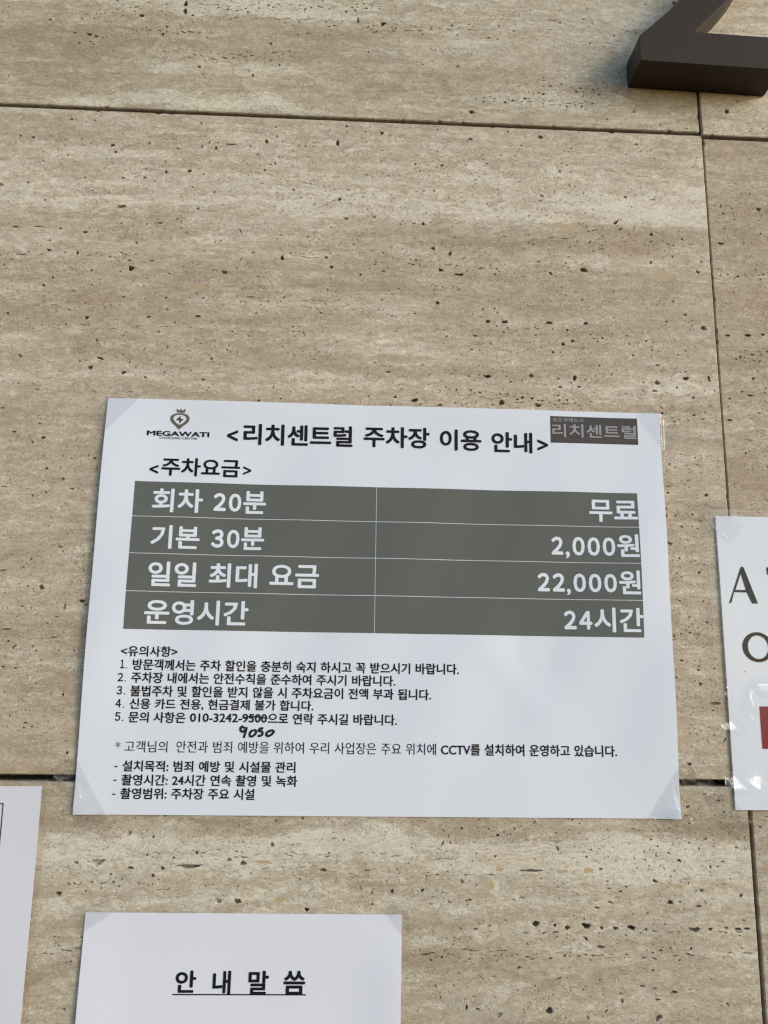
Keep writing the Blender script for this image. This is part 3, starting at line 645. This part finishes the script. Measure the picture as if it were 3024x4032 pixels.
TEXTS = [
('heading_text', .024, [('<',0.09019,0.09821,-0.02257,-0.03123),('리치센트럴',0.10231,0.18408,-0.01715,-0.03347),('주차장',0.19234,0.24219,-0.01658,-0.03293),
 ('이용',0.25003,0.28161,-0.01726,-0.03378),('안내',0.28933,0.32067,-0.01819,-0.03432),('>',0.32456,0.33263,-0.02323,-0.03195)], 'black'),
('subheading_text', .022, [('<',0.03481,0.04122,-0.05098,-0.05766),('주차요금',0.04334,0.10098,-0.04501,-0.05905),('>',0.10331,0.10929,-0.05019,-0.05665)], 'black'),
('fee_text', .022, [('회차',0.03847,0.07515,-0.06882,-0.08666),('２０',0.08285,0.10307,-0.07109,-0.08480),('분',0.10443,0.12113,-0.06885,-0.08601)], 'white'),
('fee_text', .022, [('기본',0.03947,0.07436,-0.09625,-0.11368),('３０',0.08265,0.10307,-0.09817,-0.11189),('분',0.10429,0.12097,-0.09600,-0.11299)], 'white'),
('fee_text', .022, [('일일',0.03947,0.07371,-0.12306,-0.14084),('최대',0.08240,0.11741,-0.12306,-0.14089),('요금',0.12615,0.16181,-0.12324,-0.14004)], 'white'),
('fee_text', .022, [('운영시간',0.03863,0.11215,-0.15031,-0.16807)], 'white'),
('price_text', .022, [('무료',0.36240,0.39890,-0.06931,-0.08612)], 'white'),
('price_text', .022, [('２',.33304,.34203,-.09815,-.11168),(',',.34373,.34691,-.10905,-.11429),('０００',.34895,.38089,-.09798,-.11200),('원',0.38228,0.39859,-0.09535,-0.11259)], 'white'),
('price_text', .022, [('２２',.32228,.34262,-.12540,-.13900),(',',.34392,.34701,-.13672,-.14144),('０００',.34895,.38070,-.12535,-.13915),('원',0.38225,0.39826,-0.12258,-0.14027)], 'white'),
('price_text', .022, [('２４',0.34117,0.36169,-0.15270,-0.16640),('시간',0.36292,0.39924,-0.15016,-0.16811)], 'white'),
('rule_text', .020, [('<유의사항>',0.02449,0.06368,-0.18315,-0.19065)], 'black'),
('rule_text', .020, [('１',0.02474,0.02734,-0.19300,-0.19900),('.',0.02831,0.02921,-0.19810,-0.19900),('방문객께서는 주차 할인을 충분히 숙지 하시고 꼭 받으시기 바랍니다.',.03309,0.26374,-0.19225,-0.20010)], 'black'),
('rule_text', .020, [('２',0.02347,0.02717,-0.20215,-0.20800),('.',0.02843,0.02933,-0.20710,-0.20800),('주차장 내에서는 안전수칙을 준수하여 주시기 바랍니다.',.03266,0.21846,-0.20130,-0.20897)], 'black'),
('rule_text', .020, [('３',0.02340,0.02710,-0.21110,-0.21700),('.',0.02833,0.02923,-0.21610,-0.21700),('불법주차 및 할인을 받지 않을 시 주차요금이 전액 부과 됩니다.',.03268,0.24394,-0.21042,-0.21818)], 'black'),
('rule_text', .020, [('４',0.02328,0.02698,-0.22010,-0.22590),('.',0.02833,0.02923,-0.22500,-0.22590),('신용 카드 전용, 현금결제 불가 합니다.',.03280,0.16076,-0.21936,-0.22701)], 'black'),
('rule_text', .020, [('５',0.02347,0.02717,-.22900,-.23490),('.',0.02837,0.02927,-0.23400,-.23490),('문의 사항은',.03269,0.07212,-0.22842,-0.23596),('010-3242-9500',0.07517,0.12851,-0.22900,-0.23503),('으로 연락 주시길 바랍니다.',0.12904,0.21989,-0.22828,-0.23592)], 'black'),
('camera_text', -.004, [('* 고객님의',0.02532,0.06075,-0.24804,-0.25574),('안전과 범죄 예방을 위하여 우리 사업장은 주요 위치에',0.06694,0.24750,-0.24775,-0.25572)], 'black'),
('camera_text', .020, [('CCTV를 설치하여 운영하고 있습니다.',0.25101,0.37656,-0.24772,-0.25575)], 'black'),
('camera_text', .020, [('설치목적: 범죄 예방 및 시설물 관리',0.03097,0.14959,-0.26116,-0.26861)], 'black'),
('camera_text', .020, [('촬영시간: 24시간 연속 촬영 및 녹화',0.03102,0.15122,-0.27031,-0.27784)], 'black'),
('camera_text', .020, [('촬영범위: 주차장 주요 시설',0.03089,0.12200,-0.27928,-0.28676)], 'black'),
('camera_text', 0, [('-',0.02553,0.02762,-0.26500,-0.26580)], 'black'), ('camera_text', 0, [('-',0.02556,0.02777,-0.27401,-0.27481)], 'black'), ('camera_text', 0, [('-',0.02535,0.02755,-0.28319,-0.28399)], 'black'),
]
for name, bold, items, colr in TEXTS:
    ms = []
    for (s, x0, x1, zt, zb) in items:
        w = 1.0
        if ' ' in s and len(s) > 8: w = 1.15
        ms.append(text_mesh(s, x0, x1, zt, zb, d_main, L2 + .00004, bold * (1.7 if '０' <= s[0] <= '９' and x1 - x0 > .008 else 1.0), .50 if '０' <= s[0] <= '９' else 1.0, w))
    link(name, join(ms, name), m_white_print if colr == 'white' else m_black, main)
# pen correction
o = link('struck_out_line', ribbon([[(.1114, -.2320, .0004), (.1150, -.2312, .0005), (.1190, -.2309, .00055), (.1240, -.2313, .0005), (.1290, -.2319, .0004)]], d_main, L2 + .00012), m_pen, main)
w = .00080
hand = [[(.1192 - .0060, -.2388, w), (.1113, -.2378, w), (.1103, -.2397, w), (.1118, -.2413, w), (.1140, -.2398, w), (.1146, -.2382, w), (.1141, -.2412, w), (.1134, -.2436, w), (.1130, -.2455, w * .9)],
        [(.1190, -.2400, w), (.1172, -.2418, w), (.1170, -.2438, w), (.1186, -.2444, w), (.1208, -.2426, w), (.1212, -.2406, w), (.1195, -.2399, w)],
        [(.1262, -.2388, w), (.1240, -.2390, w), (.1232, -.2406, w), (.1250, -.2408, w), (.1259, -.2420, w), (.1250, -.2436, w), (.1226, -.2440, w)],
        [(.1318, -.2400, w), (.1294, -.2412, w), (.1284, -.2430, w), (.1298, -.2440, w), (.1322, -.2428, w), (.1336, -.2408, w), (.1318, -.2399, w)]]
tag(link('handwritten_number', ribbon(hand, d_main, L2 + .00012), m_pen, main), 'digits 9050 handwritten in thick black pen')
# logo at the upper left
def px(x, y): return (.0308 + (x - 385) / 1160 * .0462, -.02486 - (y - 530) / 80 * .00366 if y > 520 else -.0068 - (y - 95) / 430 * .0176)
pin_o = [(970, 498), (905, 430), (850, 385), (815, 345), (800, 300), (803, 262), (825, 228), (870, 202), (930, 190), (980, 186), (1040, 190), (1095, 202), (1135, 230), (1157, 262), (1160, 300), (1145, 340), (1105, 385), (1045, 432)]
pin_i = [(975, 408), (930, 385), (885, 340), (858, 300), (862, 265), (890, 235), (935, 218), (980, 214), (1030, 220), (1075, 240), (1100, 270), (1100, 302), (1070, 345), (1020, 388)]
bolt = [(988, 236), (905, 318), (970, 325), (970, 390), (1050, 296), (995, 292)]
crown = [(910, 97), (935, 118), (958, 140), (988, 100), (1020, 138), (1045, 118), (1074, 98), (1072, 150), (1066, 170), (1050, 177), (930, 175), (912, 165)]
link('logo_pin', shape_mesh([[px(*p) for p in pin_o], [px(*p) for p in pin_i]], d_main, L2), m_bold_grey, main)
link('logo_crown', shape_mesh([[px(*p) for p in crown]], d_main, L2), m_bold_grey, main)
link('logo_bolt', shape_mesh([[px(*p) for p in bolt]], d_main, L2), m_dark_grey, main)
link('logo_text', text_mesh('MEGAWATI', .03086, .07697, -.02466, -.02852, d_main, L2, .035), m_black, main)
link('logo_text', text_mesh('CHARGING CENTER', .04026, .06828, -.02900, -.03074, d_main, L2, .01), m_bold_grey, main)
link('logo_panel', flat_print(.3348, -.0255, .4024, -.0045, d_main, L1), m_dark_grey, main, True)
link('logo_text', text_mesh('송도국제도시', .33643, .36029, -.00544, -.00901, d_main, L2, .008), m_pale, main)
link('logo_text', text_mesh('리치센트럴', .33619, .40131, -.0104, -.0210, d_main, L2, .014), m_pale, main)
link('logo_text', text_mesh('SONGDO RICH CENTRAL', .34196, .39508, -.0220, -.0234, d_main, L2, -.005, 1.5), m_bold_grey, main)

# ------------------------------------------------------------------ lower sheet
def d_low(x, z):
    e = math.exp(-((x - .118) / .09) ** 2)
    return .0009 + .0016 * math.exp(-((x - .2238) / .02) ** 2) * sstep(-.36, -.40, z) + .0020 * math.exp(-((x - .013) / .025) ** 2) * sstep(-.36, -.42, z) + .0007 * e * (0.5 + .5 * math.sin(z * 40 + x * 12))
low = empty('greeting_notice', (0, 0, ZB)); low.rotation_euler = (0, .006, 0)
tag(low, 'white portrait sheet with a short underlined bold black title, below the parking notice', 'notice')
def d_lowr(x, z): return d_low(x, z)
def rot(x, z, a=-.006): return (x * math.cos(a) - 0 * z, z)
off = lambda x: .0000 - .006 * 0
link('paper', sheet_mesh(.0150, -.6565, .2262, -.3588, d_low, 60, 80), m_paper2, low, True)
for ch, a, b in (('안', .0751, .0887), ('내', .0995, .1114), ('말', .1229, .1363), ('씀', .1461, .1604)):
    link('title_text', text_mesh(ch, a + .0021, b + .0021, -.3940, -.4075 - (.0010 if ch != '안' else 0), d_low, L2, .026), m_black, low)
link('title_underline', flat_print(.0738 + .0021, -.40885, .1610 + .0021, -.4081, d_low, L2 + .0001), m_black, low)

# ------------------------------------------------------------------ lower left laminated sheet
m_film = clear_material('laminate_film', .01, .06, gloss=.6, tc=(.985, .98, .97))
def d_left(x, z): return .0012 + .0010 * (0.5 + .5 * math.sin(z * 25)) * math.exp(-((x + .03) / .03) ** 2) + .0030 * sstep(-.30, -.43, z)
left = empty('framed_text_notice', (-.128, 0, ZB - .2797))
tag(left, 'white laminated sheet with a thin navy frame line, below left of the parking notice', 'notice')
left.rotation_euler = (0, -.010, 0)
def loc(f, ox, oz): return lambda x, z: f(x + ox, z + oz)
dl = loc(d_left, -.128, -.2797)
link('paper', sheet_mesh(-.105, -.297, .105, 0, dl, 50, 70), m_paper2, left, True)
m = sheet_mesh(-.112, -.303, .1095, .004, dl, 50, 70, .0004, .0003)
link('laminate_film', m, m_film, left, True)
def rimr(x0, z0, x1, z1, disp, lift, w=.0006): return join([flat_print(x1 - w, z0, x1, z1, disp, lift, .002), flat_print(x0, z1 - w, x1 - w, z1, disp, lift, .002)], 'rim')
link('film_edge', rimr(-.112, -.303, .1095, .004, dl, .0006), clear_material('film_rim', .16, .12, (.72, .70, .66), .8, tc=(.95, .94, .92)), left)
fx = .0805; fr = []
for (a, b, c, d) in ((-.0805, -.0118, fx, -.0110), (-.0805, -.286, fx, -.2852), (fx - .0008, -.2852, fx, -.0118), (-.0805, -.2852, -.0797, -.0118)):
    fr.append(flat_print(a, b, c, d, dl, L1))
link('frame_line', join(fr, 'frame_line'), m_navy, left)

# ------------------------------------------------------------------ right laminated sign
sign = empty('attention_sign', (.4589, 0, ZB - .0803))
tag(sign, 'laminated white sign with large black letters above a dark red block', 'sign')
def d_sign(x, z):      # local: x from paper left edge, z from paper top
    d = .0010 + .0005 * math.exp(-((x) / .02) ** 2) * sstep(0, -.06, z)
    d += .0006 * math.sin(x * 40) * math.sin(z * 30) * .5 + .0003
    return d
def d_film(x, z):
    d = d_sign(x, z) + .0009
    # swellings and crumples of the loose film
    if x < .045:
        def box(x0, x1, z0, z1, w=.0022): return sstep(x0 - w, x0 + w, x) * (1 - sstep(x1 - w, x1 + w, x)) * sstep(z0 - w, z0 + w, z) * (1 - sstep(z1 - w, z1 + w, z))
        m = max(box(-.012, .011, -.1585, -.149), box(-.012, -.001, -.134, -.127), box(.013, .0195, -.151, -.128), box(.018, .045, -.131, -.122),
                box(-.012, .020, -.199, -.187), box(.022, .034, -.206, -.196))
        if m > 0:      # pleats falling away to the right and upwards
            ph = (x * .17 + z * .195) / .0036 + .35 * vnoise(x * 70, z * 90, 2); f = ph - math.floor(ph)
            d += m * (.0002 + .0036 * (f / .25 if f < .25 else (1 - f) / .75) + .00012 * vnoise(x * 420, z * 380, 6))
    return d
filmm = sheet_mesh(-.0080, -.2197, .305, .0043, d_film, 400, 280, .00012)
bmf = bmesh.new(); bmf.from_mesh(filmm); bmf.verts.ensure_lookup_table(); NF = 401 * 281
bmesh.ops.delete(bmf, geom=[bmf.verts[i] for i in range(NF, len(bmf.verts))], context='VERTS'); bmf.to_mesh(filmm); bmf.free()
link('paper', sheet_mesh(0, -.2112, .297, 0, d_sign, 60, 50), m_paper, sign, True)
link('laminate_film', filmm, clear_material('glossy_laminate', .003, .09, gloss=.50, tc=(.99, .99, .985)), sign, True)
m_rim = clear_material('film_rim', .16, .12, (.72, .70, .66), .8, tc=(.95, .94, .92))
def rim(x0, z0, x1, z1, disp, lift, w=.0006):
    return join([flat_print(x0, z0, x0 + w, z1, disp, lift, .002), flat_print(x0 + w, z1 - w, x1, z1, disp, lift, .002), flat_print(x0 + w, z0, x1, z0 + w, disp, lift, .002)], 'rim')
link('film_edge', rim(-.0080, -.2197, .305, .0043, d_film, .0002), m_rim, sign)
link('film_seam', flat_print(-.0013, -.2190, -.0007, .0030, d_film, .0002, .002), m_rim, sign)
def sg(*P): return [(a - .4589, b + .0803) for a, b in P]
A_out = sg((.46470, -.14560), (.46500, -.14590), (.46580, -.14590), (.46640, -.14540), (.46880, -.13830), (.46930, -.13775), (.4787, -.13775), (.4822, -.14590), (.48666, -.14590), (.4778, -.1194), (.4772, -.1186), (.4764, -.11848), (.4753, -.1190))
A_in = sg((.4701, -.13600), (.4704, -.13540), (.4751, -.1238), (.4781, -.1355), (.4779, -.13600))
link('letter_A', shape_mesh([A_out, A_in], d_sign, L2), m_ink, sign)
def ell(cx, cz, rx, rz, n=40): return [(cx + rx * math.cos(2 * math.pi * k / n), cz + rz * math.sin(2 * math.pi * k / n)) for k in range(n)]
link('letter_O', shape_mesh([sg(*ell(.4839, -.1778, .01155, .01090)), sg(*ell(.4841, -.1778, .0077, .0085))], d_sign, L2), m_ink, sign)
T = sg((.4951, -.1187), (.4956, -.1186), (.5180, -.1186), (.5190, -.1187), (.5185, -.1243), (.5178, -.1243), (.5170, -.1212), (.5090, -.1210), (.5088, -.1457), (.5052, -.1457), (.5052, -.1210), (.4968, -.1212), (.4962, -.1243), (.4954, -.1243))
link('letter_T', shape_mesh([T], d_sign, L2), m_ink, sign)
link('red_block', flat_print(.4816 - .4589, -.2497 + .0803, .7332 - .4589, -.2201 + .0803, d_sign, L2), m_red, sign)
link('ink_dot', shape_mesh([sg(*ell(.4726, -.1956, .0004, .0004, 8))], d_sign, L2), m_black, sign)

# ------------------------------------------------------------------ numeral
out2 = [(.4089, .2863), (.4088, .3081), (.4100, .3102), (.4117, .3118), (.4229, .3223), (.4346, .3338), (.4444, .3448), (.4570, .3600), (.4700, .3765), (.4860, .3945), (.4935, .4075), (.4930, .4195),
        (.4840, .4285), (.4690, .4300), (.4530, .4240), (.4370, .4125), (.4225, .4350), (.4440, .4510), (.4680, .4580), (.4930, .4570), (.5130, .4485), (.5255, .4325), (.5270, .4120), (.5190, .3930),
        (.5110, .3840), (.5038, .3743), (.4982, .3638), (.4902, .3536), (.4849, .3471), (.4700, .3306), (.4608, .3208), (.4557, .3150), (.4661, .3146), (.5158, .3132), (.5330, .3127), (.5303, .2912), (.5250, .2829)]
def curve_smooth(P, lo, hi):
    out = list(P[:lo])
    for k in range(lo, hi):
        p0, p1, p2, p3 = P[k - 1], P[k], P[k + 1], P[min(k + 2, len(P) - 1)]
        for q in range(3):
            u = q / 3
            out.append(tuple(.5 * (2 * p1[i] + (p2[i] - p0[i]) * u + (2 * p0[i] - 5 * p1[i] + 4 * p2[i] - p3[i]) * u * u + (3 * p1[i] - 3 * p2[i] + p3[i] - p0[i]) * u ** 3) for i in range(2)))
    return out + list(P[hi:])
o2 = curve_smooth(out2, 3, 15)
bm = bmesh.new(); dpt = .0312; cx, cz = .47, .286
fv = [bm.verts.new((a - cx, -dpt, b - cz)) for a, b in o2]; bv = [bm.verts.new((a - cx, 0, b - cz)) for a, b in o2]
n = len(o2)
ff = bm.faces.new(list(reversed(fv))); bf = bm.faces.new(bv)
for k in range(n): bm.faces.new((fv[k], fv[(k + 1) % n], bv[(k + 1) % n], bv[k]))
bm.normal_update(); bmesh.ops.recalc_face_normals(bm, faces=bm.faces)
ed = [e for e in bm.edges if ff in e.link_faces]
ed += [e for e in bm.edges if len(e.link_faces) == 2 and ff not in e.link_faces and bf not in e.link_faces and e.calc_face_angle(0) > .35]
bmesh.ops.bevel(bm, geom=ed, offset=.0005, segments=2, affect='EDGES', profile=.5)
me = bpy.data.meshes.new('numeral'); bm.to_mesh(me); bm.free()
m_bronze = NT('dark_bronze_paint'); bb = m_bronze.b
p = m_bronze.node('ShaderNodeNewGeometry').outputs['Position']
c = m_bronze.mix(m_bronze.noise(p, 9, 3), (.043, .031, .022), (.052, .038, .027)); m_bronze.l.new(c, bb.inputs['Base Color'])
bb.inputs['Roughness'].default_value = .42; bb.inputs['Specular IOR Level'].default_value = .16
b = m_bronze.node('ShaderNodeBump'); b.inputs['Strength'].default_value = .05; b.inputs['Distance'].default_value = .0003
m_bronze.l.new(m_bronze.noise(p, 700, 2), b.inputs['Height']); m_bronze.l.new(b.outputs[0], bb.inputs['Normal'])
num = link('raised_numeral', me, m_bronze.m); num.location = (cx, -.0004, cz + ZB)
tag(num, 'thick dark bronze metal numeral 2 standing off the stone at the upper right', 'numeral')

# ------------------------------------------------------------------ tape
m_tape = clear_material('clear_tape', .03, .07, (.60, .60, .62), .9, bump=160, bstr=.10, tc=(.955, .955, .955))
def tape(label, cx, cz, ang, length, width, under, inside, wr, ridges=(), pleat=0, group='clear tape pieces'):
    """cx,cz centre; ang direction of the length; under(x,z) surface height of the sheet; inside(x,z) signed distance into the sheet"""
    st = .0009 if not (ridges or pleat) else .0005
    nu, nv = int(length / st), int(width / st); V = []; F = []
    ca, sa = math.cos(ang), math.sin(ang)
    def h(x, z):
        q = inside(x, z)
        k = sstep(-.0035, .0, q)
        s = (under(x, z) + .0006) * k + .0006 * (1 - k)
        wob = (vnoise(x * 330, z * 330, 4) + .5 * vnoise(x * 700, z * 600, 6)) * wr * (1 - .82 * sstep(-.001, .0015, q))
        edge = .00035 * vnoise(x * 160, z * 160, 8)
        for (x0, z0, x1, z1, w, hh) in ridges:
            ll = (x1 - x0) ** 2 + (z1 - z0) ** 2; t = max(0, min(1, ((x - x0) * (x1 - x0) + (z - z0) * (z1 - z0)) / ll))
            e2 = (math.hypot(x - x0 - t * (x1 - x0), z - z0 - t * (z1 - z0)) / w) ** 2
            if e2 < 9: edge += hh * math.exp(-e2)
        if pleat and q < .0005:
            ph = (x * .17 + z * .195) / pleat + 1.3 * vnoise(x * 420, z * 420, 2); f = ph - math.floor(ph)
            edge += pleat * (f / .3 if f < .3 else (1 - f) / .7) * sstep(.55, .7, vnoise(x * 150, z * 150, 12))
        return s + wob + edge
    for s in (0, 1):
        for j in range(nv + 1):
            for i in range(nu + 1):
                u = (i / nu - .5) * length; v = (j / nv - .5) * width
                if i in (0, nu): u += (hash2(j, i) - .5) * .0006
                x, z = u * ca - v * sa, u * sa + v * ca
                V.append((x, -h(cx + x, cz + z) + (.00006 if s else 0), z))
    N = (nu + 1) * (nv + 1); ix = lambda s, i, j: s * N + j * (nu + 1) + i
    for j in range(nv):
        for i in range(nu):
            F.append((ix(0, i, j), ix(0, i + 1, j), ix(0, i + 1, j + 1), ix(0, i, j + 1)))
    o = link('clear_tape', mesh('tape', V[:N], F), m_tape, None, True); o.location = (cx, 0, cz + ZB)
    tag(o, label, 'tape', group); return o
in_main = lambda x, z: min(x, PW - x, -z, z + PH)
d_m2 = lambda x, z: d_main(min(PW, max(0, x)), min(0, max(-PH, z)))
in_low = lambda x, z: min(x - .0129, .2240 - x, -.3597 - z)
def band(p0, p1, side, width, ext=.010):
    """tape whose inner edge runs p0->p1, extending to 'side' (outward unit normal)"""
    ang = math.atan2(p1[1] - p0[1], p1[0] - p0[0]); L = math.hypot(p1[0] - p0[0], p1[1] - p0[1]) + 2 * ext
    mx, mz = (p0[0] + p1[0]) / 2, (p0[1] + p1[1]) / 2
    nx, nz = -math.sin(ang), math.cos(ang)
    if nx * side[0] + nz * side[1] < 0: nx, nz = -nx, -nz
    return mx + nx * width / 2, mz + nz * width / 2, ang, L
G = 'clear tape pieces'
a = band((.0213, -.0022), (.0040, -.0225), (-1, 1), .018, .006); tape('clear tape across the upper left corner of the parking notice', *a, .018, d_m2, in_main, .0005, [(-.0035, -.0045, -.0015, -.0075, .0007, .0005), (.0005, .0022, .0035, .0008, .0006, .0004)])
a = band((-.0003, -.2610), (.0212, -.2961), (-1, -1), .019, .004); tape('clear tape across the lower left corner of the parking notice', *a, .019, d_m2, in_main, .0005, [(.0020, -.2780, .0034, -.2860, .0010, .0007), (.0034, -.2860, .0012, -.2925, .0010, .0006)])
a = band((.4194, -.2629), (.3968, -.2961), (1, -1), .030, .006); tape('wrinkled clear tape at the lower right corner of the parking notice, over the stone joint', *a, .030, d_m2, in_main, .0005, [(.4160, -.2665, .4136, -.2725, .0010, .0009), (.4136, -.2725, .4138, -.2815, .0010, .0009), (.4138, -.2815, .4165, -.2915, .0010, .0009)], .0008)
a = band((.4038, -.0047), (.4205, -.0293), (1, 1), .016, .002); tape('clear tape across the upper right corner of the parking notice', *a, .016, d_m2, in_main, .00012)
a = band((.0300, -.3597), (.0130, -.3709), (-1, 1), .012, .003); tape('clear tape on the upper left corner of the lower greeting sheet', *a, .012, d_low, in_low, .0004)
a = band((.2145, -.3612), (.2240, -.3726), (1, 1), .011, .003); tape('clear tape on the upper right corner of the lower greeting sheet', *a, .011, d_low, in_low, .0004)
ds2 = lambda x, z: d_film(min(.3, max(-.008, x - .4589)), min(.004, max(-.2195, z + .0803)))
in_sign = lambda x, z: min(x - .4509, -.0760 - z, z + .3000)
a = band((.4647, -.0982), (.4529, -.0879), (1, 1), .020, .006)
tape('clear tape on the upper left corner of the laminated sign with large letters', *a, .020, ds2, in_sign, .0003, [(.4535, -.0884, .4647, -.0982, .0008, .0007)])
a = band((.4525, -.2780), (.4700, -.2980), (-1, -1), .018, .004)
tape('clear tape on the lower left corner of the laminated sign with large letters', *a, .018, ds2, in_sign, .0004)

# ------------------------------------------------------------------ lint in the joint
def fibre(pts, r):
    V = []; F = []
    for k, p in enumerate(pts):
        for q in range(4): V.append((p[0] + r * math.cos(q * math.pi / 2), p[1] + r * math.sin(q * math.pi / 2) * .5, p[2] + r * math.sin(q * math.pi / 2)))
    for k in range(len(pts) - 1):
        for q in range(4): F.append((4 * k + q, 4 * k + (q + 1) % 4, 4 * k + 4 + (q + 1) % 4, 4 * k + 4 + q))
    return V, F
V = []; F = []; rl = random.Random(3)
for k in range(9):
    x, y, z = rl.uniform(-.006, .003), rl.uniform(.0, .004), rl.uniform(-.0018, .0018); pts = []
    dx, dz = rl.uniform(.0004, .0008), rl.uniform(-.0004, .0004)
    for s in range(9):
        pts.append((x, y, max(-.0021, min(.0021, z)))); x += dx; z += dz; y += rl.uniform(-.0002, .0002); dz += rl.uniform(-.0003, .0003); dx += rl.uniform(-.0002, .0002)
    v, f = fibre(pts, .00007); b = len(V); V += v; F += [tuple(b + i for i in q) for q in f]
lt = link('lint_wisp', mesh('lint', V, F), plain('grey_lint', (.42, .40, .36), .9, .1)); lt.location = (-.0135, .001, ZB - .2735)
tag(lt, 'small grey wisp of lint caught in the open joint left of the parking notice', 'lint', None, 'stuff')
